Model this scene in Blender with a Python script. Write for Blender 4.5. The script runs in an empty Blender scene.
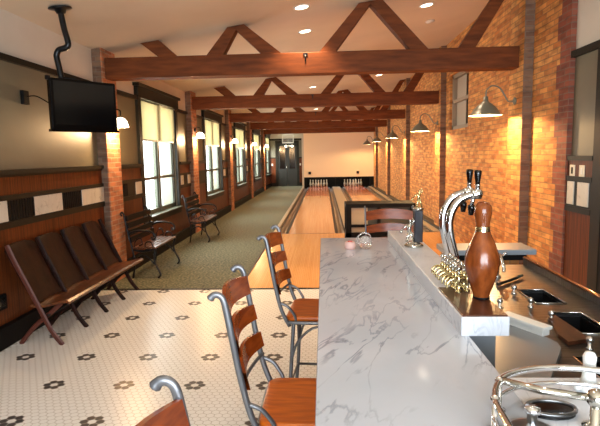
import bpy, math, random
from mathutils import Vector, Matrix
random.seed(7)
PI = math.pi
col = bpy.context.scene.collection
scene = bpy.context.scene

# ------------------------------------------------------------ camera, world, exposure
F = 493.5
PIT, YAW, ROL = math.radians(6.657), math.radians(-2.80), math.radians(-1.096)
fw = Vector((math.sin(YAW)*math.cos(PIT), math.cos(YAW)*math.cos(PIT), -math.sin(PIT)))
rt = Vector((math.cos(YAW), -math.sin(YAW), 0))
up = rt.cross(fw)
rr = rt*math.cos(ROL) + up*math.sin(ROL)
uu = -rt*math.sin(ROL) + up*math.cos(ROL)
cam = bpy.data.cameras.new('camera')
cam.sensor_width = 36; cam.lens = F*36/600; cam.clip_start = .02
co = bpy.data.objects.new('camera', cam); col.objects.link(co)
co.matrix_world = Matrix(((rr.x, uu.x, -fw.x, 0), (rr.y, uu.y, -fw.y, 0), (rr.z, uu.z, -fw.z, 1.75), (0, 0, 0, 1)))
scene.camera = co
w = bpy.data.worlds.new('world'); scene.world = w; w.use_nodes = True
w.node_tree.nodes['Background'].inputs[0].default_value = (.93, 1, .97, 1)
w.node_tree.nodes['Background'].inputs[1].default_value = 4.0
scene.view_settings.view_transform = 'Standard'; scene.view_settings.look = 'None'
scene.view_settings.gamma = 1; scene.view_settings.use_curve_mapping = False
scene.view_settings.exposure = 0.0
scene.cycles.use_denoising = True
scene.cycles.max_bounces = 8; scene.cycles.transparent_max_bounces = 12
scene.cycles.sample_clamp_indirect = 6
scene.cycles.caustics_reflective = False; scene.cycles.caustics_refractive = False

def light(name, typ, loc, energy, color=(1, 1, 1), rot=(0, 0, 0), **k):
    d = bpy.data.lights.new(name, typ); d.energy = energy; d.color = color
    for a, b in k.items(): setattr(d, a, b)
    o = bpy.data.objects.new(name, d); o.location = loc; o.rotation_euler = rot; col.objects.link(o)
    return o
WIN_Y = [9.3 + 4.53*k for k in range(5)]
for y in WIN_Y:                     # daylight falling in through each side window
    light('window_daylight', 'AREA', (-3.62, y, 1.75), 230, (.95, 1, .97), (0, -PI/2, 0), shape='RECTANGLE', size=2.0, size_y=1.8)
# daylight through the big window behind the photographer
light('front_window_daylight', 'AREA', (.3, -2.75, 1.8), 560, (.80, .90, 1), (PI/2, 0, 0), shape='RECTANGLE', size=4.0, size_y=2.2)

# ------------------------------------------------------------ materials
def s(r, g, b):
    f = lambda c: (c/255/12.92) if c/255 <= .04045 else ((c/255+.055)/1.055)**2.4
    return (f(r), f(g), f(b), 1)
DULL = ('dark_green_trim', 'black_paint', 'beadboard_wood', 'dark_theatre_wood', 'beam_wood', 'black_tv')
def mat(name, c, rough=.5, metal=0, **k):
    if name in DULL: k['Specular_IOR_Level'] = .15
    m = bpy.data.materials.new(name); m.use_nodes = True
    p = m.node_tree.nodes['Principled BSDF']
    p.inputs['Base Color'].default_value = c; p.inputs['Roughness'].default_value = rough; p.inputs['Metallic'].default_value = metal
    for a, b in k.items(): p.inputs[a.replace('_', ' ')].default_value = b
    return m
def N(m, t, **k):
    n = m.node_tree.nodes.new(t)
    for a, b in k.items():
        if a in n.inputs: n.inputs[a].default_value = b
        else: setattr(n, a, b)
    return n
def L(m, a, b): m.node_tree.links.new(a, b)
def pos(m, scale=(1, 1, 1), world=True):
    mp = N(m, 'ShaderNodeMapping'); mp.inputs['Scale'].default_value = scale
    if world: L(m, N(m, 'ShaderNodeNewGeometry').outputs['Position'], mp.inputs[0])
    else: L(m, N(m, 'ShaderNodeTexCoord').outputs['Object'], mp.inputs[0])
    return mp.outputs[0]
def ramp(m, src, stops):
    r = N(m, 'ShaderNodeValToRGB'); L(m, src, r.inputs[0])
    e = r.color_ramp.elements
    while len(e) < len(stops): e.new(.5)
    for q, (p, c) in zip(e, stops): q.position = p; q.color = c
    return r.outputs[0]
def bump(m, src, strength=.3, dist=.01):
    b = N(m, 'ShaderNodeBump'); b.inputs['Strength'].default_value = strength; b.inputs['Distance'].default_value = dist
    L(m, src, b.inputs['Height']); L(m, b.outputs[0], m.node_tree.nodes['Principled BSDF'].inputs['Normal'])
def noisy(name, c1, c2, scale=(1, 1, 1), ns=6, rough=.5, metal=0, world=True, detail=4, bmp=0, lo=.35, hi=.65, **k):
    m = mat(name, c1, rough, metal, **k)
    n = N(m, 'ShaderNodeTexNoise', Scale=ns, Detail=detail); L(m, pos(m, scale, world), n.inputs['Vector'])
    L(m, ramp(m, n.outputs[0], [(lo, c1), (hi, c2)]), m.node_tree.nodes['Principled BSDF'].inputs['Base Color'])
    if bmp: bump(m, n.outputs[0], bmp)
    return m
def brick(name, c1, c2, mortar, warm):
    m = mat(name, c1, .85)
    g = N(m, 'ShaderNodeNewGeometry'); sx = N(m, 'ShaderNodeSeparateXYZ'); L(m, g.outputs['Position'], sx.inputs[0])
    ad = N(m, 'ShaderNodeMath', operation='ADD'); L(m, sx.outputs[0], ad.inputs[0]); L(m, sx.outputs[1], ad.inputs[1])
    cb = N(m, 'ShaderNodeCombineXYZ'); L(m, ad.outputs[0], cb.inputs[0]); L(m, sx.outputs[2], cb.inputs[1])
    b = N(m, 'ShaderNodeTexBrick', Scale=1.0); L(m, cb.outputs[0], b.inputs['Vector'])
    b.inputs['Color1'].default_value = c1; b.inputs['Color2'].default_value = c2; b.inputs['Mortar'].default_value = mortar
    b.inputs['Brick Width'].default_value = .215; b.inputs['Row Height'].default_value = .068; b.inputs['Mortar Size'].default_value = .007
    b.inputs['Mortar Smooth'].default_value = .3; b.inputs['Bias'].default_value = -.1
    n = N(m, 'ShaderNodeTexNoise', Scale=5, Detail=3); mp = N(m, 'ShaderNodeMapping'); mp.inputs['Scale'].default_value = (.9, 2.6, 1)
    L(m, cb.outputs[0], mp.inputs[0]); L(m, mp.outputs[0], n.inputs['Vector'])
    r = ramp(m, n.outputs[0], [(.35, (.62, .6, .6, 1)), (.5, (1, 1, 1, 1)), (.68, warm)])
    mx = N(m, 'ShaderNodeMix', data_type='RGBA', blend_type='MULTIPLY'); mx.inputs[0].default_value = .85
    L(m, b.outputs[0], mx.inputs[6]); L(m, r, mx.inputs[7])
    L(m, mx.outputs[2], m.node_tree.nodes['Principled BSDF'].inputs['Base Color'])
    iv = N(m, 'ShaderNodeMath', operation='SUBTRACT'); iv.inputs[0].default_value = 1; L(m, b.outputs[1], iv.inputs[1])
    bump(m, iv.outputs[0], .6, .008)
    return m
M = {}
M['brick_gold'] = brick('gold_brick', s(212, 152, 84), s(172, 102, 50), s(156, 116, 74), (1.25, 1.2, 1.05, 1))
M['brick_red'] = brick('red_brick', s(142, 78, 56), s(112, 58, 44), s(120, 92, 76), (1.2, 1.05, 1, 1))
M['brick_pier'] = brick('pier_brick', s(190, 124, 84), s(148, 88, 60), s(174, 140, 112), (1.25, 1.1, 1, 1))
M['brick_dark'] = brick('dark_brick', s(128, 98, 76), s(104, 74, 58), s(120, 100, 84), (1.2, 1.1, 1, 1))
M['cream'] = noisy('cream_plaster', s(206, 198, 184), s(200, 192, 178), ns=2, rough=.9)
M['ceiling'] = noisy('ceiling_paint', s(212, 196, 174), s(206, 190, 168), ns=1.5, rough=.95)
M['tan'] = noisy('tan_plaster', s(112, 106, 86), s(104, 98, 80), ns=2, rough=.48)
M['darktrim'] = mat('dark_green_trim', s(30, 28, 22), .45)
M['greentrim'] = mat('grey_green_trim', s(78, 84, 72), .4)
M['black'] = mat('black_paint', s(11, 10, 10), .6)
M['blackiron'] = mat('black_iron', s(20, 20, 22), .35, .4)
M['blackgloss'] = mat('black_gloss', s(9, 8, 9), .12)
M['wood_panel'] = noisy('beadboard_wood', s(112, 56, 24), s(62, 28, 12), (20, 20, .5), 3, .4, lo=.3, hi=.7)
M['beam'] = noisy('beam_wood', s(122, 64, 30), s(82, 42, 20), (1.2, 6, 8), 2.2, .6, lo=.3, hi=.75, bmp=.15)
M['seatwood'] = noisy('honey_seat_wood', s(208, 104, 18), s(172, 76, 10), (2, 14, 4), 3, .38, world=False)
M['slatwood'] = noisy('brown_slat_wood', s(150, 68, 22), s(116, 48, 14), (10, 2, 14), 3, .25, world=False)
M['theatre'] = noisy('dark_theatre_wood', s(46, 23, 16), s(28, 15, 11), (8, 8, 2), 3, .4)
M['theatre_edge'] = noisy('worn_seat_wood', s(104, 58, 30), s(70, 36, 20), (8, 8, 2), 3, .3)
M['benchwood'] = noisy('bench_slat_wood', s(104, 62, 38), s(70, 40, 24), (10, 2, 8), 3, .3)
M['pinwood'] = noisy('pin_wood', s(134, 68, 28), s(100, 46, 18), (6, 6, 2), 6, .18, world=False)
M['darkwood'] = noisy('dark_board_wood', s(86, 46, 26), s(60, 32, 20), (10, 2, 3), 3, .3)
M['chrome'] = mat('chrome', (.82, .83, .85, 1), .07, 1)
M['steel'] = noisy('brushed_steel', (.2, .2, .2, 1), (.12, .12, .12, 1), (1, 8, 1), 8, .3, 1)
M['stoolsteel'] = mat('grey_bent_steel', s(112, 112, 115), .35, .7)
M['palesteel'] = mat('pale_brushed_steel', s(136, 139, 142), .28, .2)
M['brass'] = mat('brass', s(226, 208, 156), .2, 1)
M['nickel'] = mat('nickel', s(214, 212, 204), .12, 1)
M['tvblack'] = mat('black_tv', s(10, 7, 6), .22)
M['white'] = mat('white_enamel', s(225, 225, 220), .4)
M['whiteplate'] = mat('white_plate', s(214, 206, 186), .5)
M['grout'] = mat('tile_grout', s(196, 190, 180), .7)
M['tilew'] = mat('white_tile', s(240, 238, 233), .3)
M['tileb'] = mat('grey_tile', s(72, 68, 66), .3)
M['shade_metal'] = mat('olive_shade_enamel', s(118, 116, 98), .35, .0)
M['shade_in'] = mat('shade_white_inside', s(235, 228, 205), .5)
# carpet
m = M['carpet'] = mat('carpet', s(96, 98, 72), .95)
n = N(m, 'ShaderNodeTexNoise', Scale=28, Detail=6); L(m, pos(m), n.inputs['Vector'])
L(m, ramp(m, n.outputs[0], [(.36, s(58, 60, 44)), (.5, s(92, 92, 70)), (.64, s(122, 120, 94))]), m.node_tree.nodes['Principled BSDF'].inputs['Base Color']); bump(m, n.outputs[0], .5)
# bowling boards
def boards(name, c1, c2, c3, rough):
    m = mat(name, c1, rough)
    g = N(m, 'ShaderNodeNewGeometry'); sx = N(m, 'ShaderNodeSeparateXYZ'); L(m, g.outputs['Position'], sx.inputs[0])
    cb = N(m, 'ShaderNodeCombineXYZ'); L(m, sx.outputs[1], cb.inputs[0]); L(m, sx.outputs[0], cb.inputs[1])
    b = N(m, 'ShaderNodeTexBrick', Scale=1.0); L(m, cb.outputs[0], b.inputs['Vector'])
    b.inputs['Color1'].default_value = c1; b.inputs['Color2'].default_value = c2; b.inputs['Mortar'].default_value = c3
    b.inputs['Brick Width'].default_value = 1.7; b.inputs['Row Height'].default_value = .027; b.inputs['Mortar Size'].default_value = .0012
    L(m, b.outputs[0], m.node_tree.nodes['Principled BSDF'].inputs['Base Color'])
    return m
M['lane'] = boards('lane_maple', s(224, 170, 116), s(214, 156, 102), s(170, 104, 56), .16)
M['approach'] = boards('approach_maple', s(226, 168, 104), s(216, 156, 92), s(176, 112, 60), .2)
M['deck'] = boards('pin_deck_wood', s(178, 92, 48), s(164, 82, 42), s(120, 60, 34), .2)
M['gutter'] = mat('gutter_composite', s(104, 78, 50), .35)
M['gutterdark'] = mat('gutter_edge', s(22, 15, 11), .5)
M['capping'] = mat('lane_capping', s(168, 150, 122), .35)
# marble
def marble(name, base, vein, sc=1.0, rough=.09, amt=.6):
    m = mat(name, base, rough)
    v = pos(m, (sc, sc, sc))
    n1 = N(m, 'ShaderNodeTexNoise', Scale=1.6, Detail=6, Distortion=.6); L(m, v, n1.inputs['Vector'])
    m0 = N(m, 'ShaderNodeMapping'); m0.inputs['Rotation'].default_value = (0, 0, -1.22); L(m, v, m0.inputs[0])
    mp = N(m, 'ShaderNodeMapping'); mp.inputs['Scale'].default_value = (.8, 3.2, 1); L(m, m0.outputs[0], mp.inputs[0])
    n2 = N(m, 'ShaderNodeTexNoise', Scale=3.4, Detail=10, Distortion=.6); L(m, mp.outputs[0], n2.inputs['Vector'])
    n3 = N(m, 'ShaderNodeTexNoise', Scale=2.6, Detail=4); L(m, v, n3.inputs['Vector'])
    r2 = ramp(m, n2.outputs[0], [(.475, (1, 1, 1, 1)), (.498, vein), (.502, vein), (.53, (1, 1, 1, 1))])
    fade = ramp(m, n3.outputs[0], [(.4, (0, 0, 0, 1)), (.62, (amt, amt, amt, 1))])
    r1 = ramp(m, n1.outputs[0], [(.3, base), (.7, tuple(c*.84 for c in base[:3])+(1,))])
    mx = N(m, 'ShaderNodeMix', data_type='RGBA', blend_type='MULTIPLY'); L(m, fade, mx.inputs[0])
    L(m, r1, mx.inputs[6]); L(m, r2, mx.inputs[7]); L(m, mx.outputs[2], m.node_tree.nodes['Principled BSDF'].inputs['Base Color'])
    return m
M['marble'] = marble('grey_white_marble', s(196, 202, 212), s(132, 138, 150), amt=.6)
M['marble_white_and_lit'] = marble('white_and_lit_marble', s(214, 217, 224), s(180, 184, 192), 1.5, .35)
M['marble_tile'] = marble('marble_tile', s(206, 200, 186), s(176, 168, 156), 2, .3)
def emis(name, c, e):
    m = mat(name, c, .4); p = m.node_tree.nodes['Principled BSDF']
    p.inputs['Emission Color'].default_value = c; p.inputs['Emission Strength'].default_value = e
    return m
M['bulb'] = emis('warm_bulb', (1, .83, .58, 1), 14)
M['bell'] = emis('lit_frosted_glass', (1, .84, .58, 1), 9)
M['lens'] = emis('downlight_lens', (1, .86, .66, 1), 9)
M['coollamp'] = emis('bright_lamp', (.93, .95, 1, 1), 6)
m = M['pane'] = bpy.data.materials.new('window_glass'); m.use_nodes = True; nt = m.node_tree; nt.nodes.clear()
o_ = N(m, 'ShaderNodeOutputMaterial'); mx = N(m, 'ShaderNodeMixShader'); mx.inputs[0].default_value = .06
L(m, N(m, 'ShaderNodeBsdfTransparent').outputs[0], mx.inputs[1]); gl = N(m, 'ShaderNodeBsdfGlossy'); gl.inputs['Roughness'].default_value = .02
L(m, gl.outputs[0], mx.inputs[2]); L(m, mx.outputs[0], o_.inputs[0])
m = M['blind'] = bpy.data.materials.new('roller_shade_cloth'); m.use_nodes = True; m.node_tree.nodes.clear()
o_ = N(m, 'ShaderNodeOutputMaterial'); mx = N(m, 'ShaderNodeMixShader'); mx.inputs[0].default_value = .5
d_ = N(m, 'ShaderNodeBsdfDiffuse'); d_.inputs[0].default_value = s(216, 210, 180); t_ = N(m, 'ShaderNodeBsdfTranslucent'); t_.inputs[0].default_value = s(196, 190, 162)
L(m, d_.outputs[0], mx.inputs[1]); L(m, t_.outputs[0], mx.inputs[2]); L(m, mx.outputs[0], o_.inputs[0])
M['clearglass'] = mat('clear_glass', (.95, .95, .95, 1), .05, 0, Transmission_Weight=.85, Alpha=.75)
M['pink'] = mat('pink_red', s(196, 92, 84), .4)

# ------------------------------------------------------------ mesh helpers
class MB:
    def __init__(self): self.v = []; self.f = []; self.s = []
    def add(self, vs, fs, smooth=False):
        k = len(self.v); self.v += [tuple(p) for p in vs]; self.f += [tuple(i+k for i in f) for f in fs]; self.s += [smooth]*len(fs)
        return self
    def box(self, x0, y0, z0, x1, y1, z1):
        v = [(x, y, z) for z in (z0, z1) for x, y in ((x0, y0), (x1, y0), (x1, y1), (x0, y1))]
        return self.add(v, [(3, 2, 1, 0), (4, 5, 6, 7), (0, 1, 5, 4), (1, 2, 6, 5), (2, 3, 7, 6), (3, 0, 4, 7)])
    def bbox(self, x0, y0, z0, x1, y1, z1, b=.006):
        # box with chamfered vertical edges and top rim
        def ring(z, i): return [(x0+i, y0+b, z), (x0+b, y0+i, z), (x1-b, y0+i, z), (x1-i, y0+b, z), (x1-i, y1-b, z), (x1-b, y1-i, z), (x0+b, y1-i, z), (x0+i, y1-b, z)]
        v = ring(z0, 0)+ring(z1-b, 0)+ring(z1, b*.7)
        f = [tuple(range(7, -1, -1)), tuple(range(16, 24))]
        for r in range(2):
            for i in range(8): f.append((r*8+i, r*8+(i+1) % 8, r*8+8+(i+1) % 8, r*8+8+i))
        return self.add(v, f)
    def prism(self, pts, a0, a1, axis='y'):
        n = len(pts)
        def P(p, a): return (p[0], a, p[1]) if axis == 'y' else ((a, p[0], p[1]) if axis == 'x' else (p[0], p[1], a))
        v = [P(p, a0) for p in pts]+[P(p, a1) for p in pts]
        f = [tuple(range(n-1, -1, -1)), tuple(range(n, 2*n))]+[(i, (i+1) % n, n+(i+1) % n, n+i) for i in range(n)]
        return self.add(v, f)
    def tube(self, path, r, n=8, closed=False, flat=None, smooth=True):
        path = [Vector(p) for p in path]; R = r if isinstance(r, (list, tuple)) else [r]*len(path)
        v = []; m = len(path); prev = None
        for i, p in enumerate(path):
            if closed: t = path[(i+1) % m]-path[i-1]
            else: t = path[min(i+1, m-1)]-path[max(i-1, 0)]
            t.normalize()
            if prev is None: a = t.orthogonal().normalized() if abs(t.x) > .9 or flat is None else Vector(flat); a = (a-t*a.dot(t)).normalized()
            else:
                a = prev-t*prev.dot(t); a = a.normalized() if a.length > 1e-6 else t.orthogonal().normalized()
            prev = a; b = t.cross(a)
            for k in range(n):
                th = 2*PI*k/n; rad = R[i]
                if isinstance(rad, (list, tuple)): ra, rb = rad
                else: ra = rb = rad
                v.append(p+a*math.cos(th)*ra+b*math.sin(th)*rb)
        f = []
        for i in range(m if closed else m-1):
            j = (i+1) % m
            for k in range(n): f.append((i*n+k, i*n+(k+1) % n, j*n+(k+1) % n, j*n+k))
        if not closed: f += [tuple(range(n-1, -1, -1)), tuple(range((m-1)*n, m*n))]
        return self.add(v, f, smooth)
    def lathe(self, prof, c=(0, 0, 0), n=16, axis=(0, 0, 1), cap=True):
        ax = Vector(axis).normalized(); a = ax.orthogonal().normalized(); b = ax.cross(a); c = Vector(c)
        v = []; m = len(prof)
        for r, z in prof:
            for k in range(n):
                th = 2*PI*k/n; v.append(c+ax*z+(a*math.cos(th)+b*math.sin(th))*max(r, 1e-4))
        f = [(i*n+k, i*n+(k+1) % n, (i+1)*n+(k+1) % n, (i+1)*n+k) for i in range(m-1) for k in range(n)]
        if cap: f += [tuple(range(n-1, -1, -1)), tuple(range((m-1)*n, m*n))]
        return self.add(v, f, True)
    def cyl(self, c, r, h, n=16, axis=(0, 0, 1)):
        return self.lathe([(r, 0), (r, h)], c, n, axis)
    def ball(self, c, r, n=12):
        return self.lathe([(r*math.sin(PI*i/8), -r*math.cos(PI*i/8)) for i in range(9)], c, n)
    def grid(self, rows, thick=None):
        n = len(rows[0]); v = [p for r in rows for p in r]
        f = [(i*n+k, i*n+k+1, (i+1)*n+k+1, (i+1)*n+k) for i in range(len(rows)-1) for k in range(n-1)]
        return self.add(v, f, True)
    def build(self, name, material, parent=None, off=None):
        me = bpy.data.meshes.new(name)
        vs = self.v
        if off is None and parent is None and vs:
            xs = [p[0] for p in vs]; ys = [p[1] for p in vs]; zs = [p[2] for p in vs]
            off = ((min(xs)+max(xs))/2, (min(ys)+max(ys))/2, min(zs))
            loc = off
        else: loc = (0, 0, 0)
        if off is not None: vs = [(p[0]-off[0], p[1]-off[1], p[2]-off[2]) for p in vs]
        me.from_pydata(vs, [], self.f); me.polygons.foreach_set('use_smooth', self.s); me.update()
        me.materials.append(material)
        o = bpy.data.objects.new(name, me); col.objects.link(o); o.location = loc
        if parent is not None: o.parent = parent
        return o
def smooth_path(pts, sub=6):
    pts = [Vector(p) for p in pts]; out = []
    for i in range(len(pts)-1):
        p0 = pts[max(i-1, 0)]; p1 = pts[i]; p2 = pts[i+1]; p3 = pts[min(i+2, len(pts)-1)]
        for k in range(sub):
            t = k/sub
            out.append(.5*((2*p1)+(-p0+p2)*t+(2*p0-5*p1+4*p2-p3)*t*t+(-p0+3*p1-3*p2+p3)*t**3))
    return out+[pts[-1]]
def tag(o, label=None, cat=None, group=None, kind=None):
    for k, v in (('label', label), ('category', cat), ('group', group), ('kind', kind)):
        if v: o[k] = v
    return o
def empty(name, loc, rz=0, **k):
    o = bpy.data.objects.new(name, None); col.objects.link(o); o.location = loc; o.rotation_euler.z = rz; o.empty_display_size = .1
    return tag(o, **k) if k else o
def struct(name, mb, material, parent=None): 
    o = mb.build(name, material, parent)
    if parent is None: o['kind'] = 'structure'
    return o
def copy_tree(o, parent=None):
    c = o.copy(); col.objects.link(c)
    if parent is not None: c.parent = parent
    for ch in list(o.children): copy_tree(ch, c)
    return c

# ------------------------------------------------------------ the room shell
WL, WR, RC, YB, YE = -3.10, 2.71, 2.765, -2.6, 28.5
YBR = 5.68                                            # near end of the brick wall
def cz(x): return 3.22+.145*(x+3.12)
# floors
tf = struct('floor', MB().box(WL-.1, YB, -.1, 3.0, 6.37, 0), M['grout'])
S = .5575; SY = .5335; wx = S/10; ry = SY/12
X0, Y0 = -2.688, 4.1236
white, dark = MB(), MB()
def hexa(cx, cy):
    g = .0022; a = wx/2-g; b = ry*2/3-g*1.1
    top = [(cx+a*sx, cy+b*sy, .0015) for sx, sy in ((1, .5), (0, 1), (-1, .5), (-1, -.5), (0, -1), (1, -.5))]
    return top
j0, j1 = int(math.floor((.6-Y0)/ry)), int((6.35-Y0)/ry)
for j in range(j0, j1+1):
    y = Y0+j*ry; odd = j % 2
    for i in range(-6, 70):
        x = X0+(i+.5*odd)*wx
        if x < -2.97 or x > .75: continue
        jm = j % 12; hi = (i+.5*odd) % 10
        isd = (jm == 0 and hi in (1, 9)) or (jm in (1, 11) and hi in (.5, 9.5))
        (dark if isd else white).add(hexa(x, y), [(0, 1, 2, 3, 4, 5)])
o = white.build('white_hexagon_tiles', M['tilew'], tf, off=tf.location); o['kind'] = 'stuff'
o = dark.build('grey_flower_tiles', M['tileb'], tf, off=tf.location); o['kind'] = 'stuff'
struct('floor_carpet', MB().box(WL-.1, 6.37, -.1, -1.12, YE, 0), M['carpet'])
struct('trim_1', MB().box(WL, 6.33, 0, 2.7, 6.385, .006), M['darktrim'])
struct('floor_approach', MB().box(-1.12, 6.385, -.1, WR, 10.94, .004), M['approach'])
struct('trim_2', MB().box(-1.155, 6.385, -.05, -1.12, 10.94, .012), M['gutterdark'])
struct('floor_lane_bed', MB().box(-1.12, 10.94, -.2, WR, YE, -.1), M['black'])
struct('ceiling', MB().prism([(-3.5, cz(-3.5)), (3.1, cz(3.1)), (3.1, cz(3.1)+.2), (-3.5, cz(-3.5)+.2)], YB-.2, YE+.2), M['ceiling'])
# left wall with window openings, cream above the picture rail and tan below it
HW = .98; WZ0, WZ1 = .74, 2.78; RAIL = 2.78; TH = .3
ws = [(y-HW, y+HW) for y in WIN_Y]
edges = [YB]+[e for a in ws for e in a]+[YE]
tan, crm = MB(), MB()
for i in range(0, len(edges), 2):
    tan.box(WL-TH, edges[i], -.1, WL, edges[i+1], RAIL)
for a, b in ws: tan.box(WL-TH, a, -.1, WL, b, WZ0)
crm.box(WL-TH, YB, RAIL, WL, YE, cz(WL)+.05)
wl = struct('wall_left', tan, M['tan']); crm.build('upper_wall', M['cream'], wl, off=wl.location)
# wainscot pieces between openings (and low ones under the windows)
PIER_Y = [(6.72+4.53*k, 7.16+4.53*k) for k in range(5)]
wood, cap, band, fr = MB(), MB(), MB(), MB()
segs = [(edges[i]+(.0 if i == 0 else .13), edges[i+1]-(0 if i == len(edges)-2 else .13)) for i in range(0, len(edges), 2)]
for a, b in segs:
    wood.box(WL, a, .2, WL+.035, b, 1.62)
    cap.box(WL, a, 1.62, WL+.075, b, 1.665).box(WL, a, 1.595, WL+.05, b, 1.62)
    fr.box(WL, a, 1.375, WL+.055, b, 1.42).box(WL, a, 1.10, WL+.055, b, 1.165)
    band.box(WL, a, 1.165, WL+.042, b, 1.375)
for a, b in ws: wood.box(WL, a-.13, .2, WL+.035, b+.13, .6)
base = MB(); base.box(WL, YB, 0, WL+.1, YE, .2)
wo = wood.build('wainscot_panelling', M['wood_panel'], wl, off=wl.location)
struct('trim_3', cap, M['darktrim']); struct('trim_4', fr, M['darktrim']); struct('trim_5', band, M['darktrim'])
struct('baseboard_left', base, M['black'])
pr = MB()
for i in range(0, len(edges), 2): pr.box(WL, edges[i]+(.13 if i else 0), RAIL-.06, WL+.045, edges[i+1]-(.13 if i < len(edges)-2 else 0), RAIL)
struct('trim_6', pr, M['darktrim'])
# marble insets and ribbed insets of the band
mt, rb = MB(), MB()
for a, b in ((3.6, 4.1), (4.2, 4.60), (5.05, 5.61), (6.09, 6.72), (7.9, 8.16), (10.46, 10.66), (11.0, 11.22), (15.0, 15.3), (19.6, 19.9), (9.9, 9.9)):
    if b > a: mt.box(WL+.04, a, 1.17, WL+.05, b, 1.37)
for a, b in ((4.60, 5.05), (5.61, 6.09), (7.2, 7.6)):
    k = int((b-a)/.045)
    for i in range(k): rb.box(WL+.04, a+.02+i*.045, 1.175, WL+.05, a+.042+i*.045, 1.365)
mt.build('marble_inset_tiles', M['marble_tile'], wl, off=wl.location); rb.build('ribbed_inset_panels', M['black'], wl, off=wl.location)
# brick piers of the left wall
for k, (a, b) in enumerate(PIER_Y):
    p = struct('brick_pier', MB().box(WL, a, 0, -2.97, b, cz(-2.97)), M['brick_pier'])
    MB().box(WL, a-.012, 0, -2.985, a, 3.3).build('dark_near_side', M['brick_dark'], p, off=p.location)  # thin darker brick facing on the near side
# windows of the left wall
for k, y in enumerate(WIN_Y):
    wroot = empty('window_%d' % (k+1), (WL, y, WZ0), kind='structure')
    off = wroot.location
    a, b = y-HW, y+HW
    f = MB()
    f.box(WL, a-.13, WZ0-.02, WL+.05, a, WZ1+.02).box(WL, b, WZ0-.02, WL+.05, b+.13, WZ1+.02)
    f.box(WL+.05, a-.16, WZ1-.02, WL+.07, b+.16, WZ1+.16).box(WL, a-.16, WZ1, WL+.05, b+.16, WZ1+.16).box(WL, a-.2, WZ1+.16, WL+.11, b+.2, WZ1+.21)
    f.build('window_casing', M['darktrim'], wroot, off)
    MB().box(WL-.28, a-.0, WZ0-.02, WL+.12, b, WZ0+.0).build('window_sill', M['greentrim'], wroot, off)
    MB().box(WL, a-.13, WZ0-.14, WL+.05, b+.13, WZ0-.02).build('apron', M['darktrim'], wroot, off)
    f = MB()
    f.box(WL-.12, a, WZ0, WL-.03, a+.09, WZ1).box(WL-.12, b-.09, WZ0, WL-.03, b, WZ1)
    f.box(WL-.12, y-.05, WZ0, WL-.02, y+.05, WZ1).box(WL-.12, a, WZ0, WL-.03, b, WZ0+.08).box(WL-.12, a, WZ1-.08, WL-.03, b, WZ1)
    f.build('window_frame', M['greentrim'], wroot, off)
    f = MB()
    for p0, p1 in ((a+.09, y-.05), (y+.05, b-.09)):
        f.box(WL-.11, p0, 1.36, WL-.04, p1, 1.41).box(WL-.09, p0, WZ0+.08, WL-.05, p0+.035, WZ1-.08).box(WL-.09, p1-.035, WZ0+.08, WL-.05, p1, WZ1-.08)
    f.build('sash', M['greentrim'], wroot, off)
    for p0, p1 in ((a+.09, y-.05), (y+.05, b-.09)):
        MB().box(WL-.075, p0, WZ0+.08, WL-.07, p1, WZ1-.08).build('pane', M['pane'], wroot, off)
    nm = ['nearest', 'second', 'third', 'fourth', 'farthest'][k]
    sh = empty('roller_shade', (WL+.03, y, 2.05)); tag(sh, 'pale yellow roller shade in the %s window of the left wall' % nm, 'roller shade', 'roller shades of the left windows')
    off = sh.location
    MB().box(WL+.012, a+.01, 2.08, WL+.016, b-.02, WZ1-.03).build('shade_cloth', M['blind'], sh, off)
    MB().tube([(WL+.03, a+.01, WZ1-.04), (WL+.03, b-.01, WZ1-.04)], .018).build('roller', M['greentrim'], sh, off)
    MB().box(WL+.006, a+.01, 2.05, WL+.022, b-.02, 2.08).build('hem_bar', M['greentrim'], sh, off)
# right wall: gold brick with a small high window, red quoin column at its near end, then a plastered recess
RWY0, RWY1, RWZ0, RWZ1 = 9.5, 10.85, 2.22, 3.36
g = MB()
g.box(WR, YBR+.31, -.1, WR+.36, RWY0, 4.2).box(WR, RWY1, -.1, WR+.3, YE, 4.2).box(WR, RWY0, -.1, WR+.3, RWY1, RWZ0).box(WR, RWY0, RWZ1, WR+.3, RWY1, 4.2)
wr = struct('wall_right', g, M['brick_gold'])
q = MB(); z = 0
i = 0
while z < 4.1:
    q.box(WR-.004, YBR, z, RC+.1, YBR+(.31 if i % 2 else .23), min(z+.272, 4.15)); z += .272; i += 1
q.build('red_quoin_column', M['brick_red'], wr, off=wr.location)
q = MB(); z = .272; i = 0
while z < 4.1:
    pass; q.box(WR, YBR+.23, z-.272, RC+.1, YBR+.31, min(z, 4.15)); z += .544
q.build('quoin_infill', M['brick_gold'], wr, off=wr.location)
PIL_Y = [(6.66+4.53*k, 7.14+4.53*k) for k in range(5)]
for a, b in PIL_Y:
    p = struct('brick_pilaster', MB().box(2.59, a, 0, WR, b, cz(2.59)), M['brick_gold'])
    MB().box(2.592, a-.012, 0, WR, a, cz(2.59)).build('dark_near_side', M['brick_dark'], p, off=p.location)  # near side faced with the darker brick
wroot = empty('window_6', (WR, (RWY0+RWY1)/2, RWZ0), kind='structure'); off = wroot.location
MB().box(WR+.13, 10.1, RWZ0+.06, WR+.145, RWY1-.06, RWZ1-.06).build('curtain', mat('grey_curtain', s(170, 158, 140), .9), wroot, off)
f = MB(); 
f.box(WR+.05, RWY0, RWZ0, WR+.18, RWY0+.08, RWZ1).box(WR+.05, RWY1-.08, RWZ0, WR+.18, RWY1, RWZ1).box(WR+.05, RWY0, RWZ0, WR+.18, RWY1, RWZ0+.08).box(WR+.05, RWY0, RWZ1-.08, WR+.18, RWY1, RWZ1).box(WR+.05, RWY0, 2.78, WR+.17, RWY1, 2.84)
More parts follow.
